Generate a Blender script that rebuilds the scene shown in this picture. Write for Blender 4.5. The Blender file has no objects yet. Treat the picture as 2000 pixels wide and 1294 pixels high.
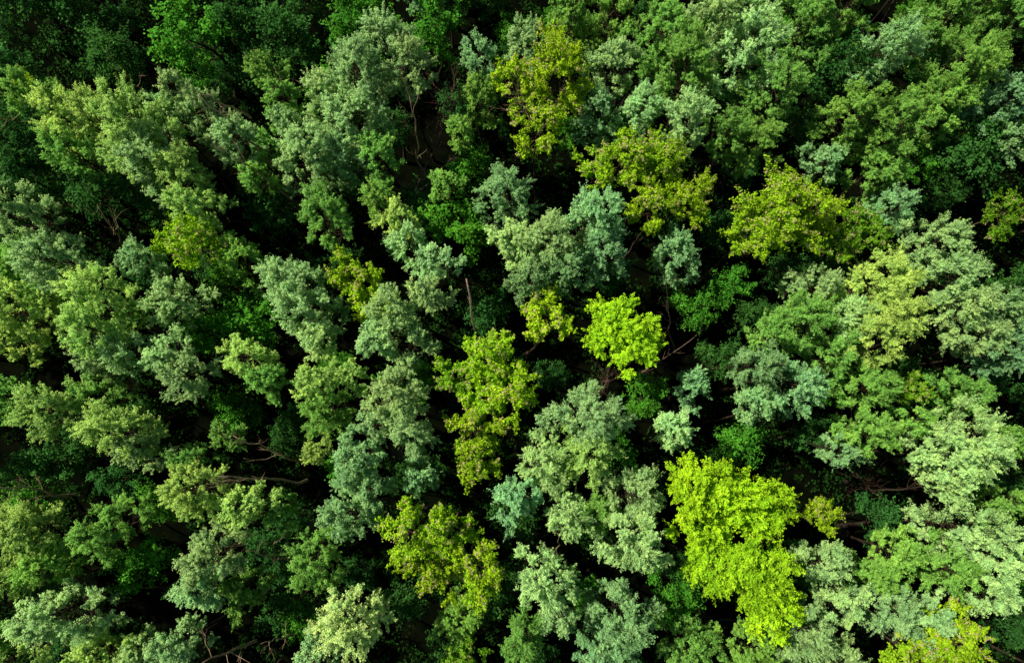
import bpy, math, random
import numpy as np
from mathutils import Vector, Matrix, Euler
random.seed(7)
scene = bpy.context.scene
col = scene.collection

# ---------------------------------------------------------------- camera
CAM_H = 58.0
TILT = math.radians(9.9)
F = 24.0 / 36.0 * 2000
cam_d = bpy.data.cameras.new("camera")
cam_d.lens = 24.0; cam_d.sensor_width = 36.0
cam_d.clip_end = 2000
cam = bpy.data.objects.new("camera", cam_d)
cam.location = (0, 0, CAM_H)
cam.rotation_euler = (TILT, 0, 0)
col.objects.link(cam)
scene.camera = cam

def pixel_to_world(u, v, z):
    """image pixel through the camera ray -> world x,y on the level z, and metres per pixel"""
    x = (u - 1000) / F; y = -(v - 647) / F  # u, v are image pixel coordinates
    c, s = math.cos(TILT), math.sin(TILT)
    d = (x, y * c + s, y * s - c)
    k = (z - CAM_H) / d[2]
    return k * d[0], k * d[1], k / F
def world_to_pixel(x, y, z):  # world point projected back to image pixel u, v
    dz = z - CAM_H
    c, s = math.cos(TILT), math.sin(TILT)
    yy = y * c + dz * s
    zz = -y * s + dz * c
    return 1000 + F * x / -zz, 647 - F * yy / -zz

# ---------------------------------------------------------------- light
SUN_EL = 54; sx, sy = -0.86, 0.36
n = math.hypot(sx, sy); sx /= n; sy /= n
w = bpy.data.worlds.new("World"); scene.world = w; w.use_nodes = True
nt = w.node_tree; nt.nodes.clear()
sky = nt.nodes.new("ShaderNodeTexSky"); sky.sky_type = 'NISHITA'; sky.sun_disc = False
sky.sun_elevation = math.radians(SUN_EL); sky.sun_rotation = math.atan2(sx, sy)
bg = nt.nodes.new("ShaderNodeBackground"); bg.inputs[1].default_value = 0.055
out = nt.nodes.new("ShaderNodeOutputWorld")
nt.links.new(sky.outputs[0], bg.inputs[0]); nt.links.new(bg.outputs[0], out.inputs[0])
sd = bpy.data.lights.new("sun", 'SUN'); sd.energy = 4.8; sd.angle = math.radians(0.6)
sd.color = (1.0, 0.95, 0.83)
sun = bpy.data.objects.new("sun", sd)
e = math.radians(SUN_EL)
sun.rotation_euler = Vector((-sx * math.cos(e), -sy * math.cos(e), -math.sin(e))).to_track_quat('-Z', 'Y').to_euler()
sun.location = (-60, 30, 80)
col.objects.link(sun)
scene.view_settings.view_transform = 'Standard'
scene.view_settings.look = 'None'
scene.view_settings.exposure = 0

# ---------------------------------------------------------------- materials
def leaf_material(name, tan=0.0, trans=0.3):
    m = bpy.data.materials.new(name); m.use_nodes = True
    t = m.node_tree; N = t.nodes; N.clear(); L = t.links
    o = N.new("ShaderNodeOutputMaterial")
    oi = N.new("ShaderNodeObjectInfo")
    at = N.new("ShaderNodeAttribute"); at.attribute_name = "tint"
    tc = N.new("ShaderNodeTexCoord")
    noi = N.new("ShaderNodeTexNoise"); noi.inputs["Scale"].default_value = 0.9; noi.inputs["Detail"].default_value = 1
    L.new(tc.outputs["Object"], noi.inputs["Vector"])
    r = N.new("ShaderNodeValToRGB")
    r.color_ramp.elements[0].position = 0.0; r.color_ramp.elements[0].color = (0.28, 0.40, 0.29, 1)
    r.color_ramp.elements[1].position = 1.0; r.color_ramp.elements[1].color = (2.25, 2.05, 1.98, 1)  # wide dark-to-bright range, so tint can paint highlights on crown tips
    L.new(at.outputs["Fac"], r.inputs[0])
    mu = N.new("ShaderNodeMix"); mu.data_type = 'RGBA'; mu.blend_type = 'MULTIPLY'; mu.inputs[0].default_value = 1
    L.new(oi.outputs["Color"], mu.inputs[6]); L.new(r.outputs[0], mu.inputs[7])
    r2 = N.new("ShaderNodeValToRGB")
    r2.color_ramp.elements[0].position = 0.3; r2.color_ramp.elements[0].color = (0.78, 0.88, 0.82, 1)
    r2.color_ramp.elements[1].position = 0.7; r2.color_ramp.elements[1].color = (1.16, 1.10, 0.97, 1)
    L.new(noi.outputs[0], r2.inputs[0])
    mu2 = N.new("ShaderNodeMix"); mu2.data_type = 'RGBA'; mu2.blend_type = 'MULTIPLY'; mu2.inputs[0].default_value = 1
    L.new(mu.outputs[2], mu2.inputs[6]); L.new(r2.outputs[0], mu2.inputs[7])
    cur = mu2.outputs[2]
    if tan > 0:
        gt = N.new("ShaderNodeMath"); gt.operation = 'GREATER_THAN'; gt.inputs[1].default_value = 1 - tan
        L.new(at.outputs["Fac"], gt.inputs[0])
        mt = N.new("ShaderNodeMix"); mt.data_type = 'RGBA'
        L.new(gt.outputs[0], mt.inputs[0]); L.new(cur, mt.inputs[6]); mt.inputs[7].default_value = (0.66, 0.47, 0.28, 1)
        cur = mt.outputs[2]
    p = N.new("ShaderNodeBsdfDiffuse")
    L.new(cur, p.inputs["Color"])
    tr = N.new("ShaderNodeBsdfTranslucent"); L.new(cur, tr.inputs[0])
    mx = N.new("ShaderNodeMixShader"); mx.inputs[0].default_value = trans
    L.new(p.outputs[0], mx.inputs[1]); L.new(tr.outputs[0], mx.inputs[2]); L.new(mx.outputs[0], o.inputs[0])
    return m

def bark_material(name, c1, c2):
    m = bpy.data.materials.new(name); m.use_nodes = True
    t = m.node_tree; N = t.nodes; L = t.links; p = N["Principled BSDF"]
    tc = N.new("ShaderNodeTexCoord")
    mp = N.new("ShaderNodeMapping"); mp.inputs["Scale"].default_value = (3, 3, 1.2)
    noi = N.new("ShaderNodeTexNoise"); noi.inputs["Scale"].default_value = 2.0; noi.inputs["Detail"].default_value = 3
    r = N.new("ShaderNodeValToRGB")
    r.color_ramp.elements[0].position = 0.35; r.color_ramp.elements[0].color = (*c1, 1)
    r.color_ramp.elements[1].position = 0.65; r.color_ramp.elements[1].color = (*c2, 1)
    L.new(tc.outputs["Object"], mp.inputs[0]); L.new(mp.outputs[0], noi.inputs["Vector"])
    L.new(noi.outputs[0], r.inputs[0]); L.new(r.outputs[0], p.inputs["Base Color"])
    p.inputs["Roughness"].default_value = 0.9
    p.inputs["Specular IOR Level"].default_value = 0.1
    return m

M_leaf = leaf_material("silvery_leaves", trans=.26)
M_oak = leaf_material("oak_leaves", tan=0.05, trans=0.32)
M_bark = bark_material("bark", (0.022, 0.016, 0.011), (0.07, 0.048, 0.03))
M_oaktrunk = bark_material("oak_bark", (0.05, 0.035, 0.025), (0.14, 0.09, 0.06))
M_oakbark = bark_material("oak_twig_bark", (0.22, 0.155, 0.09), (0.48, 0.34, 0.20))
M_dead = bark_material("dead_wood", (0.12, 0.08, 0.055), (0.28, 0.19, 0.13))
M_snag = bark_material("reddish_dead_wood", (0.34, 0.20, 0.15), (0.60, 0.42, 0.33))
M_red = bark_material("reddish_twigs", (0.12, 0.065, 0.05), (0.28, 0.16, 0.12))

# ---------------------------------------------------------------- mesh tools
def nrm(a):
    return a / np.maximum(np.linalg.norm(a, axis=-1, keepdims=True), 1e-6)

def leaf_mesh(name, C, Nn, T, Ls, Ws, tint, mat):
    n = len(C)
    a = nrm(T - (T * Nn).sum(1, keepdims=True) * Nn)
    b = np.cross(Nn, a)
    V = np.empty((n, 4, 3))
    V[:, 0] = C - a * Ls[:, None] * .5
    V[:, 1] = C + b * Ws[:, None] * .5 + a * Ls[:, None] * .05
    V[:, 2] = C + a * Ls[:, None] * .5
    V[:, 3] = C - b * Ws[:, None] * .5 + a * Ls[:, None] * .05
    me = bpy.data.meshes.new(name)
    me.vertices.add(4 * n); me.vertices.foreach_set("co", V.reshape(-1))
    me.loops.add(4 * n); me.loops.foreach_set("vertex_index", np.arange(4 * n, dtype=np.int32))
    me.polygons.add(n); me.polygons.foreach_set("loop_start", np.arange(0, 4 * n, 4, dtype=np.int32))
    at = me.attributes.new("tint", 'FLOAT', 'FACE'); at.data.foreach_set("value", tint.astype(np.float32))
    me.materials.append(mat)
    me.update(calc_edges=True)
    return me

def tube_mesh(name, tubes, mat, sides=6):
    verts = []; faces = []
    for pts, rad in tubes:
        sd_ = sides if rad[0] > 0.06 else 3
        base = len(verts)
        for i, p in enumerate(pts):
            p = Vector(p)
            q = Vector(pts[min(i + 1, len(pts) - 1)]) - Vector(pts[max(i - 1, 0)])
            if q.length < 1e-5: q = Vector((0, 0, 1))
            q.normalize()
            a = q.orthogonal().normalized(); b = q.cross(a)
            if i:
                pa = prev_a - q * prev_a.dot(q)
                if pa.length > 1e-3: a = pa.normalized(); b = q.cross(a)
            prev_a = a
            for k in range(sd_):
                an = 2 * math.pi * k / sd_
                verts.append(p + (a * math.cos(an) + b * math.sin(an)) * rad[i])
        for i in range(len(pts) - 1):
            for k in range(sd_):
                k2 = (k + 1) % sd_
                faces.append((base + i * sd_ + k, base + i * sd_ + k2, base + (i + 1) * sd_ + k2, base + (i + 1) * sd_ + k))
        faces.append(tuple(base + (len(pts) - 1) * sd_ + k for k in range(sd_)))
    me = bpy.data.meshes.new(name)
    me.from_pydata([tuple(v) for v in verts], [], faces)
    me.materials.append(mat)
    for p in me.polygons: p.use_smooth = True
    me.update()
    return me

def wiggle(rng, A, B, n, amp):
    A = np.array(A, float); B = np.array(B, float)
    pts = []
    for i in range(n + 1):
        t = i / n
        p = A + (B - A) * t
        if 0 < i < n: p = p + rng.normal(0, amp, 3)
        pts.append(p)
    return pts

def build_tree(rng, R, H0, style):
    """returns trunk mesh (base at 0) and crown mesh (centre at 0 = H0 above ground)"""
    # nl lobes, ns sprays per lobe, nf leaves per spray
    P = dict(
        silver=dict(nl=54, ns=13, nf=58, L=.086, W=.054, asp=1.65, w=.050, lobe=(.11, .235), up=.95, drop=.10, bg=.45),
        oak=dict(nl=27, ns=11, nf=44, L=.145, W=.10, asp=.9, w=.072, lobe=(.14, .30), up=.30, drop=.14, bg=.5),
        fine=dict(nl=42, ns=12, nf=48, L=.11, W=.08, asp=.8, w=.062, lobe=(.13, .26), up=.5, drop=.10, bg=.42),
        low=dict(nl=15, ns=11, nf=34, L=.16, W=.10, asp=1.1, w=.12, lobe=(.24, .42), up=.3, drop=0, bg=.3),
    )[style]
    f = R / 2.0
    nl = int(P['nl'] * f ** .9) + 2; ns = int(P['ns'] * f ** .5) + 1; nf = int(P['nf'] * f ** .45)
    lo, hi = P['lobe']
    lscale = f ** -.2
    ph = rng.uniform(0, 6.28, 3)
    tubes = []
    bend = rng.normal(0, .35, 2)
    top = np.array([0, 0, H0 + R * P['asp'] * .5])
    pts = []; rad = []
    r0 = .06 + .022 * R
    for i in range(9):
        t = i / 8
        pts.append(np.array([bend[0] * math.sin(t * 3.14) + rng.normal(0, .05), bend[1] * math.sin(t * 3.14) + rng.normal(0, .05), top[2] * t]))
        rad.append(r0 * (1 - t) ** .8 + .02 + (.08 if i == 0 else 0))
    tubes.append((pts, rad))
    Cs = []; Ns = []; Ts = []; tin = []
    nb = 5 + int(rng.integers(0, 3))
    bough = rng.uniform(0, 6.28) + np.arange(nb) * 6.283 / nb + rng.normal(0, .25, nb)
    for i in range(nl):
        t = (i + .5) / nl
        t = t ** .8
        if rng.uniform() < P['drop']: continue
        z = (-1.05 + 1.95 * t) * R * P['asp']
        env = .86 * (1 - t ** 2.4) ** .58 * (.5 + .5 * min(1, t * 2.4))
        a = i * 2.399 + rng.normal(0, .45)
        dif = (bough - a + math.pi) % 6.283 - math.pi
        a = a + P['bg'] * dif[np.argmin(abs(dif))]
        am = 1 + .20 * math.sin(2 * a + ph[0]) + .15 * math.sin(3 * a + ph[1])
        rr = env * rng.uniform(.5, 1.17) * R * am
        size = R * (lo + (hi - lo) * rng.beta(1.2, 1.6)) * lscale
        c = np.array([rr * math.cos(a), rr * math.sin(a), z + rng.normal(0, .2 * R)])
        outw = np.array([math.cos(a), math.sin(a), 0])
        zs = H0 + min(z - R * .55 - rng.uniform(0, .6) * R * .5, R * .4)
        zs = max(zs, H0 - 2.0 * R * P['asp'], 1.0)
        k = zs / top[2]; st = np.array([bend[0] * math.sin(k * 3.14), bend[1] * math.sin(k * 3.14), zs])
        cw = c + np.array([0, 0, H0])
        mid = st * .5 + cw * .5 + np.array([0, 0, -.12 * R]) + rng.normal(0, .08 * R, 3)
        lr = .018 + .014 * R * (1 - .6 * t)
        tubes.append(([st, st * .7 + mid * .3 + rng.normal(0, .04, 3), mid, mid * .4 + cw * .6 + rng.normal(0, .08, 3), cw], [lr, lr * .85, lr * .65, lr * .45, lr * .3]))
        axis = nrm(outw * .65 + np.array([0, 0, .85]) + rng.normal(0, .25, 3))
        d = nrm(rng.normal(0, 1, (ns, 3)) * .8 + P['up'] * axis + .3 * outw)
        ln = rng.uniform(.65, 1.75, (ns, 1)) * size * (1 + .6 * np.clip((d * axis).sum(1, keepdims=True), 0, 1))
        if rng.uniform() < .35: ln[: max(1, ns // 5)] *= 1.3
        for j in range(0, ns, 2):
            tip = cw + d[j] * ln[j] * .95
            mm = (cw + tip) / 2 + rng.normal(0, .04 * R, 3)
            tubes.append(([cw, mm, tip], [lr * .28, lr * .2, .006]))
        m = ns * nf
        dd = np.repeat(d, nf, 0); LL = np.repeat(ln, nf, 0)
        s = rng.beta(2.0, 1.3, (m, 1))
        wd = P['w'] * f ** .25 * (1.8 - 1.2 * s) * np.repeat(rng.uniform(.65, 1.5, (ns, 1)), nf, 0)
        C = c + dd * LL * s + rng.normal(0, 1, (m, 3)) * wd
        C[:, 2] += (s[:, 0] ** 2) * .06 * R
        lat = rng.normal(0, 1, (m, 3))
        Nn = nrm(nrm(C - c) * .75 + np.array([0, 0, .4]) + lat * .42)
        Cs.append(C); Ns.append(Nn); Ts.append(rng.normal(0, 1, (m, 3)) * .7 + dd)
        if style == 'oak':
            q = rng.uniform(.05, .80, m)
            isp = np.repeat(rng.uniform(0, 1, ns) < (.06 + .40 * t), nf)
            q[isp & (rng.uniform(0, 1, m) < .32) & (s[:, 0] > .5)] = .99
            tin.append(q)
        else:
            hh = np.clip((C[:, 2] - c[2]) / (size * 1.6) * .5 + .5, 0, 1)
            tin.append(np.clip(rng.uniform(0, .42, m) + .28 * s[:, 0] + .34 * hh * s[:, 0], 0, 1))  # paler spray tips and tops: new growth plus painted-in sun highlight
    C = np.concatenate(Cs); Nn = np.concatenate(Ns); T = np.concatenate(Ts); m = len(C)
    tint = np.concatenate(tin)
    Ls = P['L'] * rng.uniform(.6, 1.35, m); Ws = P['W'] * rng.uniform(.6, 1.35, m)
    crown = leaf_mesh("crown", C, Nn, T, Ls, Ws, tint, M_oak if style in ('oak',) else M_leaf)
    trunk = tube_mesh("trunk", tubes, M_oaktrunk if style == 'oak' else M_bark)
    return trunk, crown

LIB = {}
spec = [('silver', 1.4, 13, 5), ('silver', 2.0, 14, 7), ('silver', 2.8, 15, 3),
        ('oak', 1.5, 13, 3), ('oak', 2.1, 14, 4), ('oak', 3.0, 15, 2),
        ('fine', 2.3, 14, 3), ('fine', 3.3, 15, 2),
        ('low', 1.6, 7, 5)]
sd_i = 11
for st, R, H0, cnt in spec:
    for k in range(cnt):
        rng = np.random.default_rng(sd_i); sd_i += 1
        LIB.setdefault(st, []).append((R, H0) + build_tree(rng, R, H0, st))

COL = dict(
    S=(0.315, 0.510, 0.205), B=(0.215, 0.42, 0.185), G=(0.185, 0.39, 0.075),
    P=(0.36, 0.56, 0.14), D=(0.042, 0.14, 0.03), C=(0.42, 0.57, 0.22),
    Y=(0.35, 0.57, 0.025), O=(0.20, 0.42, 0.025), X=(0.34, 0.60, 0.022), U=(0.07, 0.25, 0.024))
INFO = dict(
    S=("willow_tree", "silvery green tree with a feathery rounded crown", "tree"),
    B=("willow_tree", "blue green tree with a soft feathery crown", "tree"),
    G=("birch_tree", "mid green tree with a loose leafy crown", "tree"),
    P=("birch_tree", "pale yellowish green tree with sunlit leafy crown", "tree"),
    C=("birch_tree", "pale cream green tree standing between darker trees", "tree"),
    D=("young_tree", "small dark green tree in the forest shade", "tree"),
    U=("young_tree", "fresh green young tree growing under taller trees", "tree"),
    Y=("oak_tree", "lime green oak with clumped leaves and tan twigs", "tree"),
    O=("oak_tree", "olive green oak with clumped leaves and bare twigs", "tree"),
    X=("maple_tree", "bright lime green broad tree with dense fresh leaves", "tree"))

placed = []
def plant(x, y, hz, R, kind, rnd):
    style = 'silver'
    if kind in 'YO': style = 'oak'
    elif kind == 'X': style = 'fine'
    elif kind in 'DU': style = 'low'
    cands = sorted(LIB[style], key=lambda c: abs(math.log(c[0] / R)))
    r0 = cands[0][0]
    cands = [c for c in cands if c[0] == r0]
    R0, H0, tm, cm = rnd.choice(cands)
    s = R / R0
    nm, lab, cat = INFO[kind]
    root = bpy.data.objects.new(nm, None)
    root.empty_display_size = .5
    lean = Euler((rnd.gauss(0, .06), rnd.gauss(0, .06), rnd.uniform(0, 6.283)))
    off = lean.to_matrix() @ Vector((0, 0, hz))
    root.location = (x - off.x, y - off.y, 0)
    root.rotation_euler = lean
    root["label"] = lab; root["category"] = cat; root["group"] = "trees of the dense forest"
    col.objects.link(root)
    t = bpy.data.objects.new("trunk", tm); t.parent = root; t.scale = (s, s, hz / H0)
    c = bpy.data.objects.new("crown", cm); c.parent = root; c.location = (0, 0, hz)
    c.scale = (s * rnd.uniform(.93, 1.07), s * rnd.uniform(.93, 1.07), s * rnd.uniform(.9, 1.1))
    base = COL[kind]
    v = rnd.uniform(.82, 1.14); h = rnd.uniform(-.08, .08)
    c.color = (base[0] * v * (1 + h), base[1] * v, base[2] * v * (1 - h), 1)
    col.objects.link(t); col.objects.link(c)
    placed.append((x, y, R, hz))

# u, v and radius in image pixels, kind, crown height
T = [
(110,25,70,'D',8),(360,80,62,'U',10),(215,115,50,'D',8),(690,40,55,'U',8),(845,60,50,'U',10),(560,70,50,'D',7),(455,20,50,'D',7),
(1110,35,52,'G',13),(1030,95,46,'S',13),(1090,135,72,'Y',15),(1005,160,45,'Y',14),(1055,250,52,'Y',13),(1190,50,50,'G',11),(1195,140,50,'S',13),
(1290,70,58,'G',13),(1385,60,70,'S',14),(1455,105,72,'S',15),(1505,185,60,'G',13),(1335,135,65,'G',13),(1455,30,45,'S',14),
(1565,50,60,'G',12),(1625,130,58,'D',10),(1645,25,58,'G',12),(1720,110,55,'B',13),(1820,55,58,'G',13),(1885,25,58,'G',13),(1950,65,52,'G',13),
(1870,150,65,'G',14),(1965,200,52,'B',13),(1830,215,50,'G',12),
(755,100,58,'S',15),(800,135,48,'S',15),(700,165,66,'S',15),(645,200,48,'S',14),(690,240,60,'S',14),(610,310,60,'S',13),(670,310,45,'B',12),
(520,140,34,'G',14),(550,200,38,'G',13),(940,125,42,'B',13),(935,195,42,'G',12),(900,260,32,'G',12),
(345,175,32,'S',14),(400,225,48,'S',13),(465,275,45,'S',12),(535,290,34,'G',11),(85,195,45,'G',13),(135,240,55,'P',14),(200,235,52,'P',14),(570,250,36,'S',13),(150,300,46,'G',12),(330,230,36,'S',13),
(275,245,62,'P',15),(300,310,58,'S',14),(20,140,48,'D',10),(55,175,26,'Y',12),(30,280,55,'D',10),(60,340,50,'D',9),(250,310,42,'P',13),
(365,350,50,'P',14),(385,400,46,'P',14),(190,375,50,'D',10),(40,415,58,'S',14),(110,510,58,'S',14),(45,520,45,'G',12),
(375,475,60,'Y',13),(470,505,46,'G',12),(520,395,46,'D',9),(505,350,34,'G',11),(640,430,54,'G',13),(745,310,42,'G',13),(735,385,36,'G',13),
(780,430,38,'P',13),(805,480,45,'S',13),(858,512,38,'S',14),(835,575,42,'S',14),(870,360,32,'G',12),(900,440,56,'U',9),(920,330,40,'U',7),
(990,395,52,'B',13),(1005,475,48,'S',13),(1070,480,62,'S',14),(1155,430,60,'B',14),(1175,490,50,'B',13),(1100,530,50,'B',13),(1035,545,48,'B',12),
(1225,310,58,'Y',14),(1290,330,58,'Y',14),(1345,385,48,'Y',13),(1270,400,50,'Y',13),(1165,325,36,'Y',12),
(1530,420,84,'Y',15),(1590,415,50,'Y',14),(1475,445,50,'Y',13),(1670,435,36,'O',12),(1710,455,30,'O',12),(1640,475,38,'O',12),
(1330,240,55,'S',14),(1250,220,45,'S',13),(1420,265,45,'G',13),(1470,285,44,'G',13),(1170,230,45,'B',12),(1660,245,58,'G',13),
(1735,265,58,'G',13),(1720,335,48,'G',12),(1605,320,36,'B',12),(1735,405,44,'B',12),(1900,290,58,'D',10),(1985,270,40,'B',12),(1970,410,46,'O',10),
(1820,480,56,'S',13),(1855,540,52,'S',14),(1870,605,52,'S',13),(1705,555,60,'P',14),(1720,635,66,'P',15),(1660,625,50,'S',13),(1590,570,50,'S',13),
(1560,635,60,'G',13),(1505,650,42,'G',12),(1480,715,48,'B',13),(1540,755,58,'B',13),(1475,790,42,'B',12),(1620,695,48,'G',12),(1695,755,50,'G',12),(1950,600,46,'B',12),
(1960,690,50,'B',13),(1905,655,45,'S',13),(1990,560,45,'D',10),
(565,550,52,'S',14),(600,610,56,'S',14),(622,660,42,'S',13),(690,540,48,'Y',13),(725,590,42,'Y',13),(765,605,50,'S',14),(785,665,55,'S',13),(735,660,42,'S',13),
(280,510,40,'B',12),(340,590,50,'S',13),(205,585,60,'P',14),(185,645,54,'P',14),(40,610,62,'P',14),(30,670,42,'P',13),(90,580,36,'G',12),
(330,690,44,'S',13),(250,690,46,'S',13),(195,710,40,'S',12),(365,730,50,'S',13),(475,700,48,'P',13),(525,740,42,'G',12),(480,630,58,'U',8),(400,650,42,'U',8),
(618,745,42,'P',14),(690,735,30,'P',13),(640,800,50,'G',12),(620,880,28,'P',12),(770,780,58,'S',14),(800,840,48,'S',13),(735,830,36,'S',13),
(10,780,42,'G',12),(95,800,52,'P',13),(240,840,58,'P',14),(280,885,42,'S',13),(195,770,42,'G',11),
(445,850,30,'G',12),(380,950,52,'P',14),(490,985,48,'P',14),(550,1000,36,'G',11),(390,990,36,'P',13),(375,895,36,'G',12),
(700,895,54,'B',14),(720,955,46,'B',13),(680,1000,52,'B',13),(820,930,36,'B',12),(220,1030,56,'G',12),(65,1040,58,'P',13),(10,1030,50,'P',14),(100,1100,48,'G',13),
(20,1120,50,'P',13),(130,1200,70,'S',14),(420,1085,60,'S',14),(400,1145,48,'S',13),(620,1090,56,'G',12),(280,1095,46,'U',9),(350,1255,46,'S',14),(280,1290,50,'S',13),
(40,1285,58,'P',13),(690,1210,62,'C',15),(625,1285,48,'S',14),(195,1275,42,'P',13),(480,1150,42,'G',11),
(950,700,60,'Y',14),(1000,755,50,'Y',14),(895,735,42,'O',13),(950,775,40,'Y',13),(925,840,52,'Y',13),(940,895,48,'Y',12),(1068,620,48,'Y',13),
(1200,635,66,'X',14),(1245,675,56,'X',14),(1150,815,74,'S',15),(1155,880,58,'P',14),(1318,840,46,'S',13),(1260,780,40,'U',9),(1055,895,50,'S',13),(1080,935,36,'S',13),
(1010,975,46,'B',14),(1110,1005,52,'S',13),(1160,1000,42,'G',12),(1230,970,58,'S',14),(1235,1055,62,'S',15),(1350,755,38,'B',9),(1360,600,42,'U',7),(1420,560,36,'U',7),(1320,500,46,'B',10),
(800,1040,58,'Y',14),(870,1050,56,'Y',14),(935,1105,50,'Y',14),(850,1115,50,'Y',13),(935,1160,34,'Y',13),
(1060,1130,60,'S',14),(1095,1195,48,'S',13),(1210,1200,68,'B',14),(1180,1265,54,'B',13),(1025,1245,50,'G',13),(900,1205,48,'G',10),(795,1165,42,'D',10),(900,1290,38,'O',12),
(1370,955,70,'X',15),(1450,985,70,'X',15),(1520,985,44,'X',14),(1380,1040,60,'X',14),(1470,1115,78,'X',15),(1510,1180,62,'X',14),(1390,1110,56,'X',14),
(1605,1005,34,'Y',12),(1600,1100,48,'S',13),(1640,1165,48,'S',13),(1560,1235,56,'S',13),(1320,1170,46,'U',9),(1340,1260,56,'G',12),(1690,1120,48,'G',12),
(1620,1280,56,'S',13),(1720,1185,56,'S',13),(1795,1205,48,'S',13),(1750,1080,48,'G',12),(1850,1245,66,'Y',14),(1775,1275,50,'Y',13),(1460,1270,56,'G',12),
(1880,1035,68,'S',14),(1940,1090,58,'S',14),(1915,1155,46,'S',13),(1830,1100,52,'G',12),(1970,1210,46,'D',10),(1870,875,70,'S',14),(1850,925,48,'S',13),(1945,870,44,'G',12),
(1960,980,40,'G',12),(1685,840,52,'G',13),(1640,880,34,'B',12),(1785,760,30,'O',12),(1840,760,40,'G',12),(1885,770,40,'G',12),(1780,820,36,'G',11),(1530,1260,40,'S',12),
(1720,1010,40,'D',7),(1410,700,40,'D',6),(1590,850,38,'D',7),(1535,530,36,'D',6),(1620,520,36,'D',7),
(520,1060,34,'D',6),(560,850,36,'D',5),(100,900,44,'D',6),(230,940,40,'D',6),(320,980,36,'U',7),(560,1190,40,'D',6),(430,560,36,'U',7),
]
rnd = random.Random(3)
for (u, v, r, k, hz) in T:
    hz = hz + rnd.uniform(-.7, .7)
    x, y, m = pixel_to_world(u, v, hz)
    plant(x, y, hz, max(.8, r * m * 1.06), k, rnd)

# neighbours just beyond the image frame
n = 0
for _ in range(6000):
    if n >= 44: break
    x = rnd.uniform(-48, 48); y = rnd.uniform(-22, 46); hz = rnd.uniform(11.5, 14)
    u, v = world_to_pixel(x, y, hz)
    if (-15 < u < 2015 and -15 < v < 1309) or u < -260 or u > 2200 or v < -230 or v > 1450: continue
    if any((x - p[0]) ** 2 + (y - p[1]) ** 2 < 3.3 ** 2 for p in placed): continue
    plant(x, y, hz, rnd.uniform(1.7, 2.5), rnd.choice('SBGGPD'), rnd); n += 1

# young trees of the lower storey
n = 0; low = []
for _ in range(20000):
    if n >= 135: break
    hz = rnd.uniform(3.0, 7.0)
    x = rnd.uniform(-44, 44); y = rnd.uniform(-20, 42)
    u, v = world_to_pixel(x, y, hz)
    if not (-60 < u < 2060 and -60 < v < 1350): continue
    if any((x - p[0]) ** 2 + (y - p[1]) ** 2 < 2.6 ** 2 for p in low): continue
    if any((x - p[0]) ** 2 + (y - p[1]) ** 2 < .8 ** 2 for p in placed): continue
    low.append((x, y)); plant(x, y, hz, rnd.uniform(1.1, 2.0), rnd.choice('DDU'), rnd); n += 1

# ---------------------------------------------------------------- ground
me = bpy.data.meshes.new("ground")
S = 600
me.from_pydata([(-S, -S, 0), (S, -S, 0), (S, S, 0), (-S, S, 0)], [], [(0, 1, 2, 3)])
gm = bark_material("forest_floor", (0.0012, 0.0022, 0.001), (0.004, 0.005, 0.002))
gm.node_tree.nodes["Mapping"].inputs["Scale"].default_value = (.4, .4, .4)
gm.node_tree.nodes["Principled BSDF"].inputs["Specular IOR Level"].default_value = 0
me.materials.append(gm)
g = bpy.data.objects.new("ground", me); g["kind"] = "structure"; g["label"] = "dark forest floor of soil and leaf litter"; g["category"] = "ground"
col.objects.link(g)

# undergrowth
rng = np.random.default_rng(5)
nc = 4800
cx = rng.uniform(-50, 50, nc); cy = rng.uniform(-24, 50, nc)
keep = (np.sin(cx * .31 + 1) + np.sin(cy * .37 + 2) + np.sin((cx + cy) * .21)) > -1.3
cx = cx[keep]; cy = cy[keep]; nc = len(cx)
cr = rng.uniform(.4, 1.1, nc); per = 30
C = np.stack([np.repeat(cx, per), np.repeat(cy, per), np.zeros(nc * per)], 1)
rr = np.repeat(cr, per)[:, None]
d = nrm(rng.normal(0, 1, (nc * per, 3))); d[:, 2] = abs(d[:, 2])
C = C + d * rr * rng.uniform(.5, 1.1, (nc * per, 1)); C[:, 2] += .15
m = len(C)
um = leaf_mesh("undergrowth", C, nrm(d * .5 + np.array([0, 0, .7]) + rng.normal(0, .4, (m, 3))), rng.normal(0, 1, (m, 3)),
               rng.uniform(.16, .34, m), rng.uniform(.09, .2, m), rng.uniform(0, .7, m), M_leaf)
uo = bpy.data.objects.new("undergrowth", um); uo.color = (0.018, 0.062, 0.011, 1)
uo["kind"] = "stuff"; uo["label"] = "low dark green undergrowth covering the forest floor"; uo["category"] = "undergrowth"
col.objects.link(uo)

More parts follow.
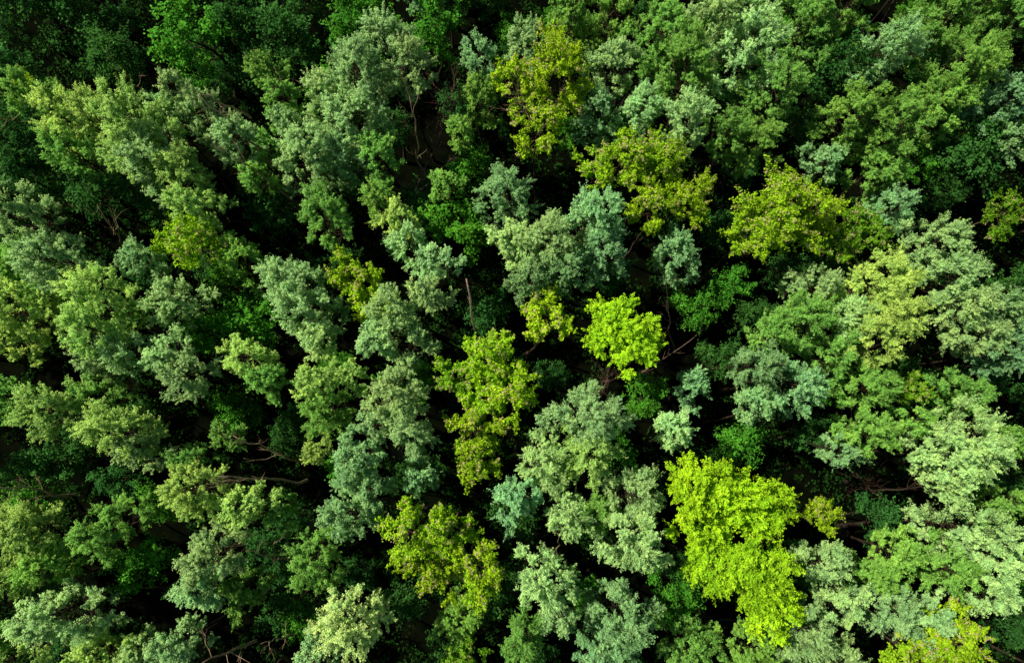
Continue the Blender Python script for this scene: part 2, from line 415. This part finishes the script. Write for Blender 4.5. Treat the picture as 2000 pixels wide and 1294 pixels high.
# ---------------------------------------------------------------- dead wood
def dead(name, label, A, B, r, seed, side=8, spread=.35, mat=None, cat="branch", amp=.012, taper=.75, ang=.38):
    rng = np.random.default_rng(seed)
    ax, ay, _ = pixel_to_world(A[0], A[1], A[2]); bx, by, _ = pixel_to_world(B[0], B[1], B[2])  # A and B: image pixel u, v plus a chosen height
    a = np.array([ax, ay, A[2]]); b = np.array([bx, by, B[2]])
    Ln = np.linalg.norm(b - a)
    main = wiggle(rng, a * 0, b - a, 7, Ln * amp)
    tubes = [(main, [r * (1 - taper * i / 7) for i in range(8)])]
    for i in range(side):
        t = rng.uniform(.25, .95); k = int(t * 7); fr = t * 7 - k
        st = main[k] * (1 - fr) + main[min(k + 1, 7)] * fr
        dr = nrm(nrm((b - a)[None])[0] * .8 + rng.normal(0, ang, 3))
        ln = Ln * spread * rng.uniform(.4, 1.0)
        en = st + dr * ln
        q = r * (1 - .7 * t) * .5
        br = wiggle(rng, st, en, 4, ln * .035)
        tubes.append((br, [q, q * .8, q * .6, q * .4, q * .2]))
        for j in range(3):
            s2 = br[rng.integers(1, 4)]
            e2 = s2 + nrm(dr + rng.normal(0, .45, 3)) * ln * .4
            tubes.append((wiggle(rng, s2, e2, 2, ln * .02), [q * .45, q * .3, q * .12]))
    me = tube_mesh(name, tubes, mat or M_dead)
    o = bpy.data.objects.new(name, me); o.location = a
    o["label"] = label; o["category"] = cat
    col.objects.link(o)
SN = "tall bare standing dead trunk without any leaves"
BR = "bare pale brown branch sticking out between crowns"
FL = "thin fallen tree lying across the dark forest floor"
TW = "tangle of reddish bare twigs in a clearing"
dead("dead_tree", "slender reddish brown standing dead trunk over a dark gap", (942, 735, 0), (911, 545, 21), .12, 1, 2, .03, M_snag, "dead tree", .004, .6)
dead("dead_tree", SN, (1318, 690, 0), (1300, 535, 14), .08, 2, 5, .15, cat="dead tree")
dead("dead_tree", "leaning bare trunk with forked limbs over shaded ground", (600, 937, 9), (425, 930, 17), .11, 3, 7, .35, M_oakbark, "dead tree")
dead("dead_branch", BR, (600, 905, 8), (455, 850, 17.5), .09, 4, 5, .3, M_oakbark)
dead("dead_branch", BR, (540, 325, 10), (385, 180, 18), .11, 5, 7, .3, M_oakbark)
dead("dead_branch", BR, (490, 230, 12), (395, 185, 18), .10, 6, 4, .3, M_oakbark)
dead("dead_branch", BR, (590, 225, 10), (535, 130, 18), .09, 7, 5, .3, M_oakbark)
dead("dead_branch", BR, (570, 390, 8), (430, 285, 17.5), .10, 31, 6, .3, M_oakbark)
dead("dead_branch", BR, (300, 200, 8), (225, 130, 15), .07, 32, 5, .3, M_oakbark)
dead("dead_branch", BR, (60, 240, 9), (-10, 225, 16), .07, 33, 5, .4, M_oakbark)
dead("dead_branch", BR, (150, 965, 9), (-10, 950, 17.5), .10, 8, 5, .3, M_oakbark)
dead("dead_branch", BR, (130, 970, 8), (-10, 972, 15), .07, 9, 4, .3, M_oakbark)
dead("dead_branch", BR, (500, 1250, 9), (395, 1294, 17), .11, 10, 4, .3, M_oakbark)
dead("dead_branch", BR, (575, 1240, 9), (510, 1256, 14), .07, 11, 4, .4, M_oakbark)
dead("dead_branch", BR, (575, 1100, 7), (480, 1075, 16), .08, 12, 5, .35, M_oakbark)
dead("dead_branch", BR, (250, 500, 6), (190, 400, 15), .08, 13, 5, .35, M_oakbark)
dead("dead_branch", BR, (830, 350, 7), (800, 190, 18), .09, 14, 6, .3, M_oakbark)
dead("dead_branch", BR, (1090, 1095, 5), (1088, 1040, 12), .07, 15, 3, .2, M_oakbark)
dead("dead_branch", BR, (1040, 240, 12), (1005, 190, 18), .08, 16, 8, .6, M_oakbark)
dead("dead_branch", BR, (1200, 100, 9), (1180, 20, 15), .06, 34, 5, .4, M_oakbark)
dead("fallen_tree", FL, (1240, 740, 3), (1395, 630, 4), .06, 20, 5, .2, cat="fallen tree")
dead("fallen_tree", FL, (800, 390, 6), (905, 290, 8), .08, 21, 8, .3, cat="fallen tree")
dead("fallen_tree", FL, (810, 375, 6), (900, 180, 9), .07, 22, 12, .35, M_red, "fallen tree")
dead("fallen_tree", FL, (1130, 760, 4), (1290, 715, 5), .07, 23, 8, .3, M_red, "fallen tree")
dead("fallen_tree", FL, (640, 185, 4), (550, 145, 5), .07, 24, 4, .3, cat="fallen tree")
dead("dead_shrub", TW, (890, 220, 6), (860, 160, 12), .05, 26, 26, .7, M_red, "shrub", ang=.6)
dead("dead_shrub", TW, (850, 260, 6), (870, 200, 12), .05, 27, 26, .7, M_red, "shrub", ang=.6)
dead("dead_shrub", TW, (1170, 770, 6), (1190, 740, 11), .04, 28, 16, .6, M_red, "shrub", ang=.6)
dead("dead_shrub", TW, (1680, 950, 6), (1700, 935, 9), .035, 29, 26, .9, M_red, "shrub", ang=.6)
